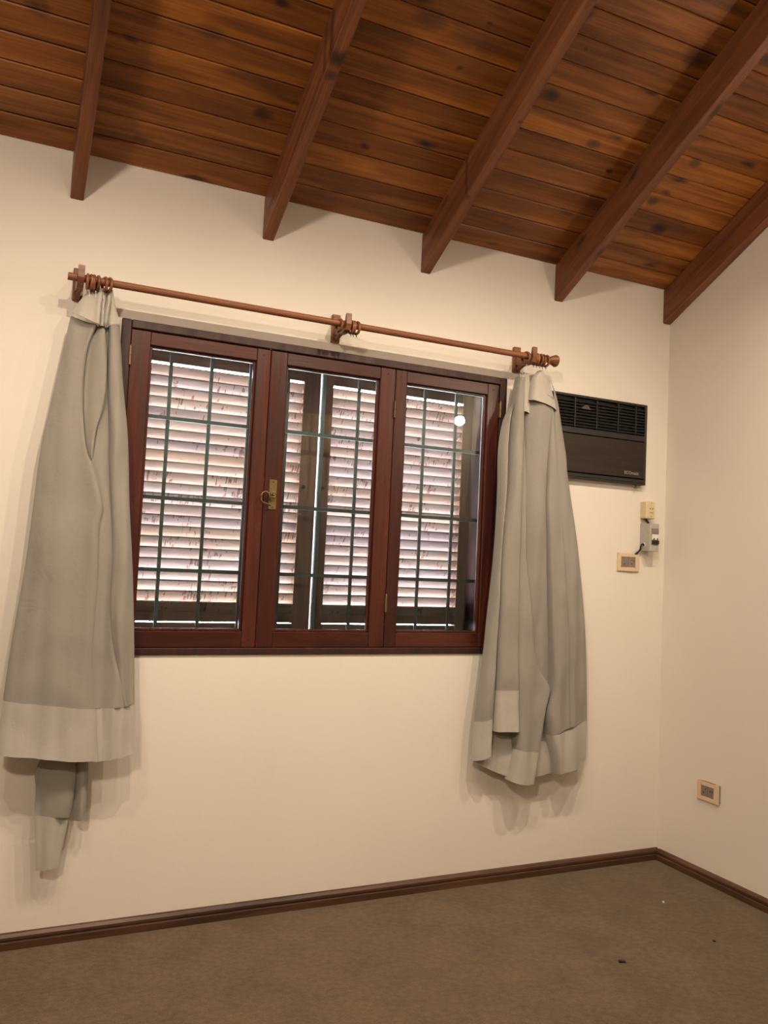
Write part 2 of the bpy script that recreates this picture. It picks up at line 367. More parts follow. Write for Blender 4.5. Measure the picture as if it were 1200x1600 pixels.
# rafters
rl = ['farthest left rafter, outside the frame', 'narrow brown rafter left of the leftmost visible one', 'leftmost brown rafter, above the left curtain rings',
      'brown rafter with a big dark knot, above the middle of the window', 'brown rafter between the knotted rafter and the one above the air conditioner',
      'brown rafter ending above the wall air conditioner', 'rightmost brown rafter, tight against the right wall']
DEP = .154
for i, x in enumerate(RX):
    if i < 1: continue
    Lr = (-YB)/cs
    bm = BM(); w2 = .0235
    # local frame: y along the slope (0 at the wall, negative into the room), z square to it
    box(bm, -w2, w2, -Lr, .12, -DEP, -.0005, .003)
    # plumb cut at the wall: trim what passes into the wall
    pl = Matrix.Rotation(SL, 4, 'X')
    nrm = pl @ Vector((0, 1, 0)); 
    bmesh.ops.bisect_plane(bm, geom=bm.verts[:]+bm.edges[:]+bm.faces[:], plane_co=(0, 0, 0), plane_no=nrm, clear_outer=True)
    bmesh.ops.holes_fill(bm, edges=bm.edges[:])
    me = bpy.data.meshes.new('rafter'); bm.to_mesh(me); bm.free(); me.materials.append(M_rafter)
    o = bpy.data.objects.new('rafter', me); COL.objects.link(o); o.location = (x if i < 6 else XR-.0245, -.001, ZC); o.rotation_euler = (-SL, 0, 0)
    tag(o, rl[i], 'beam', 'sloping ceiling rafters')
# baseboards
prof = [(0, 0), (-.020, 0), (-.020, .024), (-.015, .027), (-.015, .031), (-.018, .034), (-.018, .043), (-.010, .052), (0, .054)]
bm = BM(); prism(bm, prof, 'x', XL, XR)
tag(mk('baseboard_back', bm, M_base), 'dark brown grooved baseboard under the window', kind='structure')
bm = BM(); prism(bm, [(XR+y, z) for y, z in prof], 'y', YB, -.021)
tag(mk('baseboard_right', bm, M_basey), 'dark brown grooved baseboard along the right wall', kind='structure')
# unseen ground outside, added pale to bounce light up under the slats
bm = BM(); box(bm, -6, 9, .5, 12, -.3, -.1)
tag(mk('ground', bm, M_out), 'unseen pale ground outside the window, added to bounce light up', kind='structure')

# ---------------------------------------------------------------- window
win = empty('window_1', (1.207, .05, WZ0), 'three part dark mahogany window', kind='structure')
FR = .036
bm = BM()
box(bm, WX0, WX0+FR, -.010, .232, WZ0, WZ1, .003); box(bm, WX1-FR, WX1, -.010, .232, WZ0, WZ1, .003)
box(bm, WX0+FR, WX1-FR, -.010, .232, WZ1-.032, WZ1, .003); box(bm, WX0+FR, WX1-FR, -.010, .232, WZ0, WZ0+.026, .003)
mk('outer_frame', bm, M_mdk, win)
ZB, ZT = 1.036, 2.232          # sash outer bottom and top
GZ0, GZ1 = 1.098, 2.180        # sash opening
sashes = [(.390, .936, .463, .880), (.9385, 1.4965, 1.007, 1.427), (1.499, 2.024, 1.552, 1.965)]
def hinge(x, z, mat, parent, y=-.014):
    bm = BM(); tube(bm, [(x, y, z-.036), (x, y, z-.001)], .005, 8); tube(bm, [(x, y, z+.001), (x, y, z+.036)], .005, 8)
    tube(bm, [(x, y, z+.036), (x, y, z+.041)], [.0035, .001], 8); box(bm, x-.004, x+.004, y, y+.016, z-.033, z+.033)
    mk('hinge', bm, mat, parent, smooth=False)
for i, (xa, xb, ga, gb) in enumerate(sashes):
    # the sash object is its inner glazing bead; stiles, rails, pane and ironwork are its children
    bm = BM()
    for a in ((ga, ga+.010, GZ0, GZ1), (gb-.010, gb, GZ0, GZ1), (ga+.010, gb-.010, GZ0, GZ0+.010), (ga+.010, gb-.010, GZ1-.008, GZ1)):
        box(bm, a[0], a[1], .014, .030, a[2], a[3], .002)
    sash = mk('sash', bm, M_mv, win)
    for a, b_ in ((xa, ga), (gb, xb)):
        bm = BM(); box(bm, a, b_, 0, .044, ZB, ZT, .0025); mk('stile', bm, M_mv, sash)
    for a, b_ in ((ZB, GZ0), (GZ1, ZT)):
        bm = BM(); box(bm, ga, gb, .0012, .043, a, b_, .0025); mk('rail', bm, M_mh, sash)
    for dx in ((xa+ga)/2, (gb+xb)/2):
        for dz in (ZB+.03, ZT-.026):
            bm = BM(); cyl(bm, (dx, -.0003, dz), (0, 1, 0), .0045, .0012, 10); mk('dowel', bm, M_mdk, sash)
    bm = BM(); box(bm, ga-.003, gb+.003, .030, .034, GZ0-.003, GZ1+.003); mk('pane', bm, M_glass, sash)
    bm = BM()
    for a in ((ga, ga+.004, GZ0, GZ1), (gb-.004, gb, GZ0, GZ1), (ga+.004, gb-.004, GZ0, GZ0+.004), (ga+.004, gb-.004, GZ1-.006, GZ1)):
        box(bm, a[0], a[1], .0345, .043, a[2], a[3])
    mk('putty', bm, M_putty, sash)
    if i == 0: hinge(.389, 2.127, M_brass, sash); hinge(.389, 1.14, M_brass, sash)
    if i == 1:
        hinge(1.4977, 2.055, M_hdark, sash, -.005); hinge(1.4977, 1.221, M_brass, sash, -.005)
        bm = BM(); box(bm, .958, .991, -.004, -.0002, 1.586, 1.707, .0015)
        hp = mk('handle_plate', bm, M_brass, sash)
        for z in (1.596, 1.698):
            b2 = BM(); cyl(b2, (.9745, -.0045, z), (0, 1, 0), .0035, .002, 8); mk('screw', b2, M_hdark, sash)
        # scroll lever: small eye at the spindle, then a bigger open loop to the left
        pts = []
        for k in range(15):
            t = math.radians(200 - k*24); pts.append((.971 + .0105*math.cos(t), -.020, 1.645 + .0105*math.sin(t)))
        for k in range(17):
            t = math.radians(-20 + k*17); pts.append((.938 + .018*math.cos(t), -.026, 1.632 + .023*math.sin(t)))
        pts.append((.950, -.024, 1.606)); pts.append((.962, -.022, 1.600))
        bm = BM(); tube(bm, pts, [.0035]*14 + [.0030]*(len(pts)-14), 8); tube(bm, [(.975, -.022, 1.645), (.975, -.003, 1.645)], .005, 10)
        mk('handle_lever', bm, M_brass, sash, smooth=True)
    if i == 2: hinge(2.0245, 2.115, M_brass, sash); hinge(2.0245, 1.14, M_brass, sash)

# iron grille in the reveal
gr = empty('window_grille', (1.207, .15, WZ0), 'dark green iron bar grille between the panes and the shutters', 'grille')
for k in range(10):
    x = .405 + .1645*k
    bm = BM(); box(bm, x-.0072, x+.0072, .146, .154, WZ0, WZ1, .001); mk('upright_bar', bm, M_bar, gr)
for z in (1.326, 1.610, 1.930):
    bm = BM(); box(bm, WX0, WX1, .134, .1455, z-.0075, z+.0075, .001); mk('cross_bar', bm, M_bar, gr)

# louvered shutters
def shutter(x0, s0, s1, x1, label, nslat, zlow, seed):
    rnd = random.Random(seed)
    sh = empty('louvered_shutter', ((x0+x1)/2, .255, 1.03), label, 'shutter', 'louvered shutters outside the window')
    for a, b_ in ((x0, s0), (s1, x1)):
        bm = BM(); box(bm, a, b_, .236, .276, 1.032, 2.262, .002); mk('stile', bm, M_shut, sh)
    bm = BM(); box(bm, s0, s1, .238, .274, 2.176, 2.262, .002); mk('rail', bm, M_shuth, sh)
    bm = BM(); box(bm, s0, s1, .238, .274, 1.115, 1.156, .002); mk('rail', bm, M_shuth, sh)
    bm = BM(); box(bm, s0, s1, .238, .274, 1.032, 1.110, .002); mk('rail', bm, M_shuth, sh)
    cache_m = None
    z = 2.140
    for k in range(nslat):
        if cache_m is None:
            # a flat slat with rounded long edges, tilted so the outer edge is low
            n = 6; T = .0038; hw = .0275; pr = []
            for q in range(n+1):
                t = math.pi*q/n - math.pi/2; pr.append((hw + T*math.cos(t), T*math.sin(t)))
            for q in range(n+1):
                t = math.pi*q/n + math.pi/2; pr.append((-hw + T*math.cos(t), T*math.sin(t)))
            A = math.radians(-55); pr = [(p[0]*math.cos(A) - p[1]*math.sin(A), p[0]*math.sin(A) + p[1]*math.cos(A)) for p in pr]
            bm = BM(); prism(bm, pr, 'x', -(s1-s0)/2, (s1-s0)/2)
            cache_m = bpy.data.meshes.new('slat'); bm.to_mesh(cache_m); bm.free(); cache_m.materials.append(M_slat)
        o = bpy.data.objects.new('slat', cache_m); COL.objects.link(o); o.parent = sh
        o.location = Vector(((s0+s1)/2, .257, z)) - ORG[sh.name]; o.rotation_euler = (math.radians(rnd.uniform(-2.5, 2.5)), math.radians(rnd.uniform(-.12, .12)), 0)
        z -= .0440
    bm = BM(); cyl(bm, (s1+.02 if x0 < 1 else x0+.022, .231, 1.71), (0, 1, 0), .008, .012, 10)
    mk('catch', bm, M_blk, sh)
    return sh
shutter(.405, .470, 1.163, 1.242, 'left louvered shutter of pale weathered slats behind the grille', 23, 1.15, 1)
shutter(1.250, 1.303, 1.975, 2.058, 'right louvered shutter of pale weathered slats behind the grille', 23, 1.15, 2)

# ---------------------------------------------------------------- curtain rod, brackets, rings
RY, RZ = -.125, 2.350
def bracket(x, label, zt=2.418, zb=2.300):
    br = empty('rod_bracket', (x, 0, 2.36), label, 'bracket', 'wooden brackets of the curtain rod')
    bm = BM(); box(bm, x-.018, x+.018, -.018, -.0005, zb, zt, .002); mk('wall_plate', bm, M_ring, br)
    # shaped arm: thick at the wall, notched saddle for the rod at its end
    bm = BM()
    out = [(-.018, 2.392), (-.085, 2.378), (-.105, 2.372), (-0.1102, 2.3500), (-0.1122, 2.3426), (-0.1176, 2.3372), (-0.1250, 2.3352), (-0.1324, 2.3372), (-0.1378, 2.3426), (-0.1398, 2.3500), (-.146, 2.385), (-.158, 2.388), (-.160, 2.345), (-.150, 2.322), (-.120, 2.316), (-.080, 2.318), (-.045, 2.325), (-.018, 2.332)]
    prism(bm, out, 'x', x-.011, x+.011); mk('arm', bm, M_ring, br)
    bm = BM(); prism(bm, [(-.018, 2.304), (-.018, 2.322), (-.072, 2.334), (-.100, 2.330), (-.085, 2.322)], 'x', x-.007, x+.007); mk('brace', bm, M_ring, br)
bracket(.190, 'left wooden curtain rod bracket above the left curtain')
bracket(1.205, 'middle wooden curtain rod bracket above the window')
bracket(2.105, 'right wooden curtain rod bracket above the right curtain')
rod = empty('curtain_rod', (1.2, RY, RZ), 'long round brown wooden curtain rod above the window', 'curtain rod')
bm = BM(); tube(bm, [(.148, RY, RZ), (2.235, RY, RZ)], .0135, 16); mk('pole', bm, M_rod, rod)
bm = BM(); tube(bm, [(2.206, RY, RZ), (2.212, RY, RZ), (2.238, RY, RZ), (2.245, RY, RZ)], [.014, .018, .028, .026], 16); mk('finial', bm, M_ring, rod)
def ring(x, label, group, tilt=0):
    t = empty('curtain_ring', (x, RY, RZ-.006), label, 'curtain ring', group)
    bm = BM(); torus(bm, (x, RY, RZ-.008), (1, math.tan(tilt), 0), .0235, .0058); mk('hoop', bm, M_ring, t, smooth=True)
    bm = BM(); tube(bm, [(x, RY, RZ-.034), (x, RY-.003, RZ-.040), (x+.001, RY, RZ-.046), (x, RY+.003, RZ-.040), (x, RY, RZ-.035)], .0012, 6); mk('eyelet', bm, M_brass, t)
lw = ['leftmost', 'second from left', 'third from left', 'fourth from left', 'fifth from left', 'rightmost']
for k, x in enumerate((.214, .225, .236, .249, .272, .287)):
    ring(x, 'brown wooden ring, %s of the six above the left curtain' % lw[k], 'rings above the left curtain', (-.1, .12, -.08, .1, .25, .3)[k])
for k, x in enumerate((1.176, 1.228, 1.239, 1.253)):
    ring(x, 'brown wooden ring at the middle bracket, %s of four' % ('leftmost', 'second from left', 'third from left', 'rightmost')[k], 'rings at the middle bracket', (.2, .1, -.1, .15)[k])
for k, x in enumerate((2.078, 2.122, 2.137, 2.153, 2.169, 2.188)):
    ring(x, 'brown wooden ring, %s of the six above the right curtain' % lw[k], 'rings above the right curtain', (.25, .1, -.1, .12, -.05, .1)[k])

# ---------------------------------------------------------------- curtains
LEFT_CLOTH = {
  'header': [
    ([(0.235,2.329),(0.205,2.293),(0.171,2.227)],[(0.272,2.326),(0.268,2.26),(0.266,2.19)],(0.01,0.02,0.03),(0.0,0.03,0.05),0,(1,1,1,1)),
    ([(0.266,2.323),(0.263,2.259),(0.263,2.192)],[(0.283,2.323),(0.281,2.262),(0.281,2.19)],(0.01,0.02,0.02),(0.02,0.03,0.03),0,(1,1,1,1)),
    ([(0.287,2.329),(0.276,2.261),(0.273,2.214)],[(0.298,2.333),(0.299,2.277),(0.29,2.189)],(0.0,0.02,0.02),(0.0,0.03,0.02),0,(1,1,1,1)),
    ([(0.296,2.33),(0.296,2.265),(0.289,2.203)],[(0.302,2.336),(0.318,2.269),(0.337,2.215)],(0.0,0.0,0.0),(0.0,0.012,0.0),0,(1,1,1,1)),
  ],
  'panel': [
    ([(0.169,2.222),(0.15,2.089),(0.122,1.888),(0.102,1.745),(0.091,1.539),(0.078,1.315),(0.053,1.058),(0.04,0.868)],[(0.261,2.194),(0.232,2.103),(0.228,1.931),(0.25,1.76),(0.273,1.698),(0.299,1.629),(0.322,1.54),(0.314,1.471),(0.32,1.276),(0.319,1.157),(0.323,0.983),(0.339,0.835)],(0.0,0.022,0.042),(0.01,0.045,0.045),0,(1,1,1,0.4)),
    ([(0.257,2.193),(0.228,2.103),(0.224,1.93),(0.246,1.759),(0.266,1.706)],[(0.287,2.198),(0.301,2.081),(0.305,1.98),(0.298,1.886),(0.282,1.827),(0.274,1.725)],(0.01,0.03,0.045),(0.02,0.03,0.04),0,(1,1,1,1)),
    ([(0.274,2.196),(0.297,1.979),(0.279,1.776),(0.262,1.704),(0.293,1.629),(0.311,1.539),(0.299,1.47),(0.307,1.276),(0.306,1.157),(0.308,0.983),(0.318,0.836)],[(0.309,2.204),(0.318,2.019),(0.331,1.849),(0.341,1.688),(0.356,1.554),(0.371,1.394),(0.375,1.19),(0.392,1.054),(0.421,0.941),(0.45,0.841)],(0.0,0.0,0.0),(0.045,0.042,0.042),0,(0,0,0,0)),
    ([(0.298,2.202),(0.307,2.017),(0.32,1.847),(0.33,1.687),(0.345,1.553),(0.36,1.394),(0.364,1.189),(0.381,1.054),(0.41,0.941),(0.439,0.841)],[(0.337,2.215),(0.341,2.183),(0.361,2.013),(0.392,1.802),(0.413,1.562),(0.44,1.31),(0.462,1.04),(0.474,0.847)],(0.03,0.035,0.01),(0.042,0.035,0.02),0,(1,1,0.0,1)),
  ],
  'hem': [
    ([(0.04,0.868),(0.027,0.693)],[(0.339,0.835),(0.355,0.655)],(0.01,0.045,0.045),(0.015,0.05,0.048),0.003,(1,1,1,1)),
    ([(0.339,0.835),(0.355,0.655)],[(0.417,0.842),(0.421,0.662)],(0.045,0.042,0.042),(0.048,0.036,0.046),0,(1,1,1,1)),
    ([(0.417,0.842),(0.421,0.662)],[(0.474,0.847),(0.482,0.67)],(0.042,0.035,0.02),(0.046,0.04,0.02),0,(1,1,1,1)),
  ],
  'tail': [
    ([(0.186,0.695),(0.159,0.61),(0.164,0.556),(0.165,0.464)],[(0.289,0.689),(0.297,0.568),(0.286,0.482),(0.282,0.45)],(0.0,0.02,0.02),(0.0,0.02,0.01),0,(1,1,1,1)),
    ([(0.285,0.69),(0.292,0.547),(0.293,0.438)],[(0.33,0.687),(0.335,0.544),(0.333,0.439)],(0.0,0.02,0.01),(0.0,0.02,0.01),0,(1,1,1,1)),
  ],
  'tail_hem': [
    ([(0.165,0.464),(0.174,0.385),(0.183,0.275)],[(0.28,0.45),(0.265,0.354),(0.258,0.28)],(0.0,0.015,0.01),(0.0,0.015,0.005),0,(1,1,1,1)),
  ],
}
RIGHT_CLOTH = {
  'header': [
    ([(2.168,2.3),(2.138,2.26),(2.124,2.2),(2.119,2.158)],[(2.186,2.305),(2.23,2.249),(2.254,2.187),(2.271,2.124)],(0.02,0.03,0.01),(0.03,0.045,0.02),-0.004,(1,1,1,1)),
    ([(2.072,2.272),(2.093,2.109)],[(2.124,2.279),(2.132,2.099)],(0,0,0),(0,0.005,0),0,(1,1,1,1)),
  ],
  'panel': [
    ([(2.097,2.283),(2.084,2.255),(2.058,2.146),(2.011,2.059),(1.99,1.918),(1.995,1.729),(1.987,1.454),(1.964,1.169),(1.952,1.01),(1.926,0.78),(1.922,0.722)],[(2.079,2.273),(2.056,2.171),(2.029,2.018),(2.027,1.766),(2.01,1.456),(2.006,1.173),(1.997,0.871),(1.993,0.744)],(0.01,0.035,0.035),(0.01,0.055,0.05),0,(1,1,1,1)),
    ([(2.066,2.256),(2.045,2.103),(2.03,1.766),(2.01,1.456),(2.006,1.173),(2.001,0.86)],[(2.1,2.261),(2.097,2.089),(2.098,1.835),(2.098,1.46),(2.107,1.09),(2.114,0.863)],(0.035,0.05,0.05),(0.048,0.07,0.062),0,(1,1,1,1)),
    ([(2.086,2.189),(2.091,1.834),(2.087,1.459),(2.097,1.09),(2.102,0.829),(2.112,0.601)],[(2.114,2.193),(2.122,2.069),(2.14,1.824),(2.152,1.462),(2.184,1.212),(2.209,1.028),(2.248,0.925),(2.296,0.859),(2.272,0.768),(2.242,0.58)],(0.0,0.0,0.01),(0.05,0.055,0.055),0,(1,1,1,1)),
    ([(2.113,2.21),(2.13,1.823),(2.145,1.462),(2.173,1.212),(2.195,1.028),(2.227,0.922),(2.234,0.769)],[(2.251,2.181),(2.24,1.95),(2.242,1.719),(2.263,1.468),(2.297,1.09),(2.305,0.904),(2.296,0.767)],(0.02,0.06,0.055),(-0.01,0.0,0.0),0,(1,1,1,1)),
    ([(2.085,2.207),(2.091,1.834)],[(2.235,2.226),(2.247,1.775)],(0,0,0),(0,0,0),0,(1,1,1,1)),
    ([(2.224,2.148),(2.231,2.066),(2.235,1.719),(2.256,1.467),(2.29,1.09),(2.299,0.864),(2.279,0.762),(2.29,0.654)],[(2.253,2.128),(2.275,1.953),(2.307,1.78),(2.349,1.471),(2.386,1.091),(2.406,0.686)],(0.045,0.055,0.045),(0.055,0.056,0.045),0,(1,1,1,0)),
    ([(2.253,2.128),(2.275,1.953),(2.307,1.78),(2.349,1.471),(2.386,1.091),(2.406,0.686)],[(2.272,2.256),(2.296,2.208),(2.335,2.057),(2.386,1.798),(2.454,1.476),(2.51,1.087),(2.533,0.705)],(0.025,0.03,0.0),(0.045,0.035,0.0),0,(0,1,0,1)),
    ([(2.019,0.97),(1.986,0.75),(1.967,0.669)],[(2.344,0.967),(2.354,0.737),(2.352,0.609)],(0,-0.01,0),(0,0.0,0),0,(1,1,1,1)),
  ],
  'hem': [
    ([(1.922,0.722),(1.917,0.553)],[(1.993,0.744),(1.99,0.586)],(0.01,0.055,0.05),(0.01,0.06,0.05),0.0,(1,1,1,1)),
    ([(2.001,0.86),(1.996,0.684)],[(2.114,0.863),(2.121,0.684)],(0.048,0.07,0.062),(0.05,0.075,0.065),0,(1,1,1,1)),
    ([(2.112,0.601),(2.091,0.464)],[(2.242,0.58),(2.22,0.445)],(0.05,0.055,0.055),(0.045,0.055,0.055),0.006,(1,1,1,1)),
    ([(2.29,0.654),(2.343,0.476)],[(2.533,0.705),(2.533,0.523)],(0.055,0.05,0.0),(0.055,0.05,0.0),0.0,(1,1,1,1)),
    ([(1.967,0.669),(1.908,0.56)],[(2.352,0.609),(2.35,0.481)],(0,0,0),(0,0.01,0),0.05,(1,1,1,1)),
  ],
}

def resample(pts, n):
    d = [0]
    for a, b_ in zip(pts[:-1], pts[1:]): d.append(d[-1] + math.hypot(a[0]-b_[0], a[1]-b_[1]))
    out = []
    def cr(i):  # smooth the polyline with a centripetal-like Catmull-Rom
        return pts[max(0, min(len(pts)-1, i))]
    for k in range(n):
        s = d[-1]*k/(n-1); i = 0
        while i < len(pts)-2 and d[i+1] < s: i += 1
        t = (s - d[i])/max(1e-9, d[i+1]-d[i]); p0, p1, p2, p3 = cr(i-1), cr(i), cr(i+1), cr(i+2)
        out.append(tuple(.5*((2*p1[j]) + (-p0[j]+p2[j])*t + (2*p0[j]-5*p1[j]+4*p2[j]-p3[j])*t*t + (-p0[j]+3*p1[j]-3*p2[j]+p3[j])*t**3) for j in (0, 1)))
    return out
def cloth(name, strips, mat, parent, base, wr=.004, seed=0, nrow=60, ncol=22, curl=1.0):
    """each strip: left curve, right curve, depths (left, mid, right) at the top and at the bottom, sag of its lower edge"""
    bm = BM()
    for si, (lf, rt, d0, d1, sag, cu) in enumerate(strips):
        lenz = abs(lf[0][1]-lf[-1][1]); rows = max(10, int(nrow*min(1, lenz/.8)))
        A, B = resample(lf, rows), resample(rt, rows); grid = []
        ss = [0, .004, .018, .05] + [.05 + .90*c/ncol for c in range(1, ncol)] + [.95, .982, .996, 1]
        for r in range(rows):
            v = r/(rows-1); line = []
            dl, dm, dr = [d0[i]*(1-v) + d1[i]*v for i in range(3)]
            width = math.hypot(B[r][0]-A[r][0], B[r][1]-A[r][1])
            for s in ss:
                x = A[r][0] + (B[r][0]-A[r][0])*s; z = A[r][1] + (B[r][1]-A[r][1])*s - sag*math.sin(math.pi*s)*v
                h = dl*(1-s)*(1-2*s) + dm*4*s*(1-s) + dr*s*(2*s-1)
                e = min(s, 1-s)*width                      # distance to the folded edge
                back = max(dl*(cu[0]*(1-v)+cu[2]*v) if s < .5 else dr*(cu[1]*(1-v)+cu[3]*v), 0)*curl
                h -= back*math.exp(-e/.0034) 
                big = noise.noise(Vector((x*17 + seed*3.3, seed, z*1.0)))*.022
                w = noise.noise(Vector((x*9 + seed, 3.1, z*6)))*wr*1.6 + noise.noise(Vector((x*26 + seed, 5.7, z*16)))*wr*.55
                edge = min(1, e/.02)
                line.append(bm.verts.new((x, -(base(z) + h + (w+big)*edge), z)))
            grid.append(line)
        for r in range(rows-1):
            for c in range(len(ss)-1): bm.faces.new((grid[r][c], grid[r+1][c], grid[r+1][c+1], grid[r][c+1]))
    bm.normal_update()
    for f in bm.faces:
        if f.normal.y > 0: f.normal_flip()
    return mk(name, bm, mat, parent, smooth=True, solid=.0016)
def hook(x, y, z, parent):
    bm = BM(); tube(bm, [(x, y, z), (x, y-.004, z+.012), (x, y, z+.022), (x, y+.005, z+.026), (x, y+.008, z+.020)], .0014, 6)
    mk('hook', bm, M_white, parent)
cl = empty('curtain', (.25, -.1, 2.3), 'grey green linen curtain bunched at the left end of the rod with a pale hem', 'curtain', 'linen curtains beside the window')
bl = lambda z: .078 if z > 1.0 else .078 + .012*(1.0-z)/.4
cloth('heading', LEFT_CLOTH['header'], M_hem, cl, lambda z: .100, .002, 1)
cloth('panel', LEFT_CLOTH['panel'], M_cloth, cl, bl, .005, 2)
cloth('hem', LEFT_CLOTH['hem'], M_hem, cl, bl, .005, 2, curl=0)
cloth('tail', LEFT_CLOTH['tail'], M_cloth, cl, lambda z: .055, .004, 5)
cloth('tail_hem', LEFT_CLOTH['tail_hem'], M_hem, cl, lambda z: .055, .004, 6)
for x in (.222, .244, .270, .288): hook(x, -.125, 2.290, cl)
cr_ = empty('curtain', (2.15, -.1, 2.3), 'grey green linen curtain in deep folds at the right rod end beside the air conditioner', 'curtain', 'linen curtains beside the window')
br_ = lambda z: .062
cloth('heading', RIGHT_CLOTH['header'], M_hem, cr_, lambda z: .09, .002, 11)
cloth('panel', RIGHT_CLOTH['panel'], M_cloth, cr_, br_, .005, 12)
cloth('hem', RIGHT_CLOTH['hem'], M_hem, cr_, br_, .005, 12)
for x in (2.085, 2.125, 2.150, 2.172): hook(x, -.125, 2.288, cr_)

# ---------------------------------------------------------------- air conditioner set in the wall
ac = empty('air_conditioner', (2.55, 0, 1.83), 'dark brown air conditioner set in the wall right of the window', 'air conditioner')
ax0, ax1, az0, az1, af = 2.215, 2.872, 1.835, 2.236, -.036
bm = BM()
box(bm, ax0, ax0+.012, af, -.0005, az0, az1, .002); box(bm, ax1-.012, ax1, af, -.0005, az0, az1, .002)
box(bm, ax0+.012, ax1-.012, af, -.0005, az1-.012, az1, .002); box(bm, ax0+.012, ax1-.012, af, -.0005, az0, az0+.010, .002)
box(bm, ax0+.01, ax1-.01, -.012, -.0008, az0+.008, az1-.01)
mk('housing', bm, M_acd, ac)
gz0, gz1 = 2.078, 2.222
for k in range(9):
    z = gz0 + .010 + k*(gz1-gz0-.012)/9
    bm = BM(); prism(bm, [(af+.004, z-.003), (af+.002, z+.001), (af+.016, z+.009), (af+.018, z+.006)], 'x', ax0+.013, ax1-.013); mk('louver', bm, M_acs, ac)
for x in (2.30, 2.43, 2.56, 2.69, 2.80):
    bm = BM(); box(bm, x-.003, x+.003, af+.001, af+.018, gz0+.004, gz1); mk('louver_post', bm, M_acs, ac)
bm = BM(); box(bm, ax0+.013, ax1-.013, af-.001, -.012, 2.050, 2.078, .0015); mk('crossbar', bm, M_acs, ac)
bm = BM(); box(bm, ax0+.013, ax1-.013, af-.003, -.012, 1.866, 2.046, .002); pnl = mk('front_panel', bm, M_acp, ac)
bm = BM(); box(bm, ax0+.013, ax1-.013, af+.001, -.012, 1.845, 1.861, .0015); mk('lower_strip', bm, M_acs, ac)
bm = BM(); cyl(bm, (2.822, -.020, 1.828), (0, 0, 1), .004, .014, 10); cyl(bm, (2.822, -.020, 1.820), (0, 0, 1), .008, .004, 10); mk('knob', bm, M_hdark, ac)
bm = BM(); box(bm, 2.727, 2.838, af-.0042, af-.0028, 1.880, 1.897, .0005); bd = mk('badge', bm, M_acd, pnl)
def text(s, size, loc, mat, parent, rot=(math.pi/2, 0, 0), ext=.0004, name='lettering'):
    c = bpy.data.curves.new(name, 'FONT'); c.body = s; c.size = size; c.extrude = ext
    tmp = bpy.data.objects.new(name, c); COL.objects.link(tmp)
    dg = bpy.context.evaluated_depsgraph_get(); me = bpy.data.meshes.new_from_object(tmp.evaluated_get(dg)); bpy.data.objects.remove(tmp)
    me.materials.clear(); me.materials.append(mat)
    o = bpy.data.objects.new(name, me); COL.objects.link(o); o.parent = parent; o.location = Vector(loc) - ORG[parent.name]; o.rotation_euler = rot
    return o
text('ECOmatic', .0215, (2.732, af-.0044, 1.8815), M_badge, pnl)
# torn bit of filter sticking out between the louvers
bm = BM(); prism(bm, [(2.462, 2.172), (2.522, 2.170), (2.512, 2.180), (2.500, 2.192), (2.486, 2.190), (2.474, 2.182)], 'y', af-.001, af+.001); mk('torn_filter', bm, M_paper, ac)

# ---------------------------------------------------------------- electrics on the window wall
bx = empty('socket_box', (2.90, 0, 1.72), 'beige surface mounted socket above the grey breaker box', 'socket')
bm = BM(); box(bm, 2.874, 2.930, -.045, -.0005, 1.671, 1.757, .007, 3); mk('box_body', bm, M_beige, bx)
bm = BM(); box(bm, 2.886, 2.924, -.0462, -.0445, 1.694, 1.740, .0008); mk('socket_face', bm, M_beige, bx)
for x, z in ((2.897, 1.721), (2.911, 1.721)):
    bm = BM(); tube(bm, [(x-.002, -.0464, z-.004), (x+.002, -.0464, z+.004)], .0016, 6); mk('slot', bm, M_blk, bx)
bm = BM(); box(bm, 2.892, 2.916, -.0466, -.0460, 1.700, 1.703); mk('marking', bm, M_mod, bx)
for z in (1.749, 1.683):
    bm = BM(); cyl(bm, (2.905, -.0455, z), (0, 1, 0), .0025, .002, 8); mk('screw', bm, M_mod, bx)
gb_ = empty('breaker_box', (2.90, 0, 1.58), 'grey plastic breaker box with two black switches', 'breaker box')
bm = BM(); box(bm, 2.876, 2.935, -.070, -.0005, 1.510, 1.647, .003, 2); mk('box_body', bm, M_gry, gb_)
bm = BM(); box(bm, 2.886, 2.931, -.0712, -.0695, 1.543, 1.623, .0006); mk('breaker_frame', bm, M_mod, gb_)
bm = BM(); box(bm, 2.888, 2.930, -.0755, -.0705, 1.567, 1.594, .0006); mk('breaker', bm, M_white, gb_)
for x in (2.889, 2.910):
    bm = BM(); box(bm, x+.001, x+.019, -.080, -.0705, 1.547, 1.563, .001); mk('switch', bm, M_blk, gb_)
    bm = BM(); box(bm, x+.006, x+.013, -.0775, -.0745, 1.568, 1.575, .0006); mk('switch_tab', bm, M_blk, gb_)
bm = BM(); box(bm, 2.889, 2.929, -.0722, -.0708, 1.599, 1.620, .0004); mk('breaker_label', bm, M_mod, gb_)
bm = BM(); torus(bm, (2.8755, -.030, 1.540), (1, 0, 0), .010, .0025, 16, 6); mk('cable_gland', bm, M_white, gb_, smooth=True)
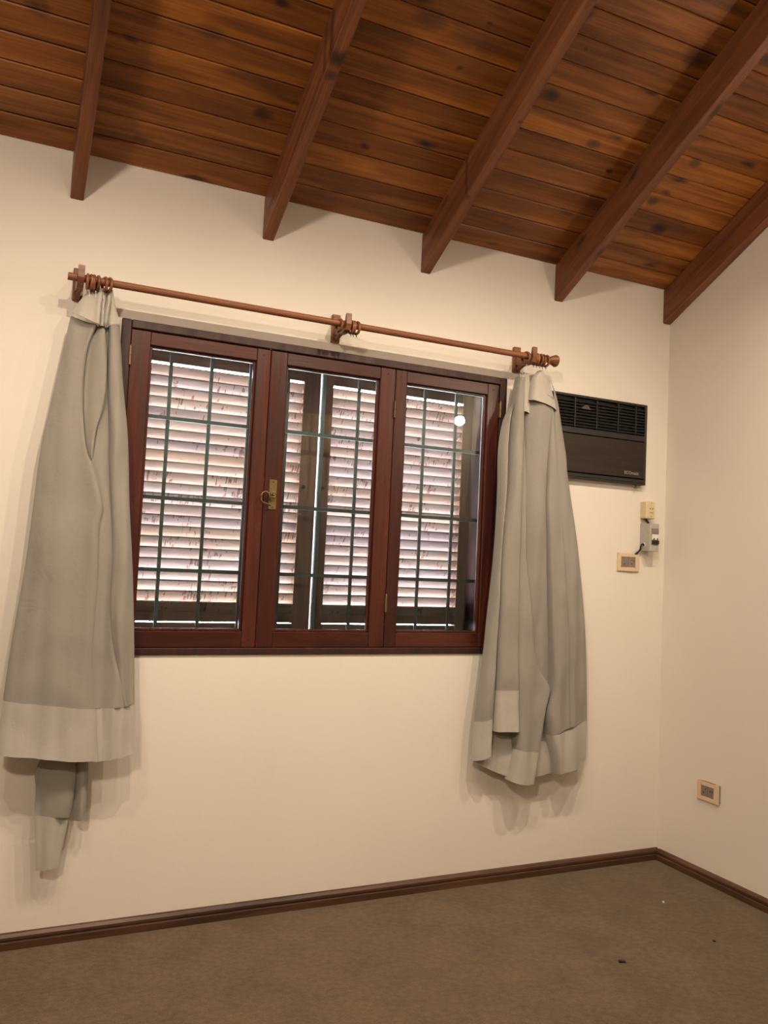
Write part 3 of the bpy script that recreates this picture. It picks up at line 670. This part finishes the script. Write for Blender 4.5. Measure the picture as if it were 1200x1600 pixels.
# short wires between the boxes
wv = empty('short_cable', (2.89, -.02, 1.66), 'short brown wires between the beige socket and the grey box', 'cable')
for dx, dy in ((0, 0), (.006, -.006), (.012, .004)):
    bm = BM(); tube(bm, [(2.880+dx, -.022+dy, 1.672), (2.884+dx, -.026+dy, 1.664), (2.892+dx, -.028+dy, 1.655), (2.897+dx, -.03+dy, 1.646)], .0028, 6); mk('wire', bm, M_blk if dx else M_shut, wv, smooth=True)
wc = empty('cable_loop', (2.865, -.02, 1.52), 'black cable curling from the grey box down to the lower socket plate', 'cable')
bm = BM(); tube(bm, [(2.876, -.030, 1.540), (2.866, -.032, 1.545), (2.858, -.033, 1.540), (2.856, -.030, 1.529), (2.861, -.026, 1.521), (2.858, -.020, 1.511), (2.850, -.014, 1.500), (2.846, -.008, 1.494)], .0042, 8)
mk('wire', bm, M_blk, wc, smooth=True)
bm = BM(); tube(bm, [(2.874, -.024, 1.534), (2.864, -.022, 1.526), (2.854, -.018, 1.514), (2.842, -.012, 1.502), (2.840, -.008, 1.494)], .003, 8)
mk('pale_wire', bm, M_gry, wc, smooth=True)
def socket_plate(name, label, place, w, h, mw, mh, holes, off=(0, 0)):
    """place(a, d, z): a along the wall, d out of the wall, z up -> world"""
    t = empty(name, place(0, 0, 0), label, 'socket')
    def bx_(nm_, a0, a1, d0, d1, z0, z1, mat, bev=0):
        bm = BM(); box(bm, a0, a1, d0, d1, z0, z1, bev, 2)
        for v in bm.verts: v.co = place(v.co.x, v.co.y, v.co.z)
        bmesh.ops.recalc_face_normals(bm, faces=bm.faces[:]); return mk(nm_, bm, mat, t)
    ox, oz = off
    bm = BM()
    for a in ((-w/2, ox-mw/2, -h/2, h/2), (ox+mw/2, w/2, -h/2, h/2), (ox-mw/2, ox+mw/2, -h/2, oz-mh/2), (ox-mw/2, ox+mw/2, oz+mh/2, h/2)):
        box(bm, a[0], a[1], .0008, .010, a[2], a[3])
    bmesh.ops.remove_doubles(bm, verts=bm.verts[:], dist=1e-5)
    for v in bm.verts: v.co = place(v.co.x, v.co.y, v.co.z)
    bmesh.ops.recalc_face_normals(bm, faces=bm.faces[:])
    o = mk('cover_plate', bm, M_tan, t); bv = o.modifiers.new('edge', 'BEVEL'); bv.width = .002; bv.segments = 2
    k = 2
    for q in range(k):
        a0 = ox-mw/2 + mw*q/k + .0006; bx_('module', a0, a0+mw/k-.0012, .0008, .0085, oz-mh/2+.0006, oz+mh/2-.0006, M_mod, .0012)
    for (a, z, ang) in holes:
        da, dz = math.cos(ang)*.004, math.sin(ang)*.004
        bm = BM(); tube(bm, [place(a-da, .0086, z-dz), place(a+da, .0086, z+dz)], .0016, 6); mk('slot', bm, M_blk, t)
    return t
socket_plate('wall_socket', 'tan socket plate with grey modules under the breaker box', lambda a, d, z: Vector((2.803 + a, -d, 1.452 + z)), .134, .088, .090, .050,
             [(.020, .010, .9), (.034, .004, 2.3), (.020, -.006, 2.3), (-.026, -.010, 1.57)], (-.003, 0))
rs = socket_plate('wall_socket', 'tan socket plate low on the right wall above the baseboard', lambda a, d, z: Vector((XR - d, -.326 - a, .408 + z)), .128, .086, .078, .048,
             [(.014, .006, .9), (.026, .006, 2.3), (-.014, .010, .9), (-.026, -.006, 1.57)], (-.002, 0))
bm = BM(); box(bm, XR-.006, XR-.0003, -.326-.067, -.326-.060, .372, .452, .001); mk('shade_gap_strip', bm, M_mod, rs)  # dark strip standing in for the shaded gap behind the plate edge

# ---------------------------------------------------------------- bits on the carpet
bm = BM(); prism(bm, [(2.113, -.806), (2.135, -.815), (2.141, -.802), (2.120, -.793)], 'z', .0005, .006)
tag(mk('plastic_scrap', bm, M_blk), 'small black plastic scrap lying on the carpet', 'scrap')
bm = BM(); prism(bm, [(2.664, -.442), (2.670, -.444), (2.673, -.438), (2.667, -.434)], 'z', .0005, .006)
tag(mk('paper_fleck', bm, M_white), 'tiny white fleck on the carpet near the corner', 'scrap')
bm = BM(); prism(bm, [(2.583, -.795), (2.592, -.797), (2.594, -.789), (2.586, -.787)], 'z', .0005, .005)
tag(mk('dark_crumb', bm, M_blk), 'tiny dark crumb on the carpet at lower right', 'scrap')
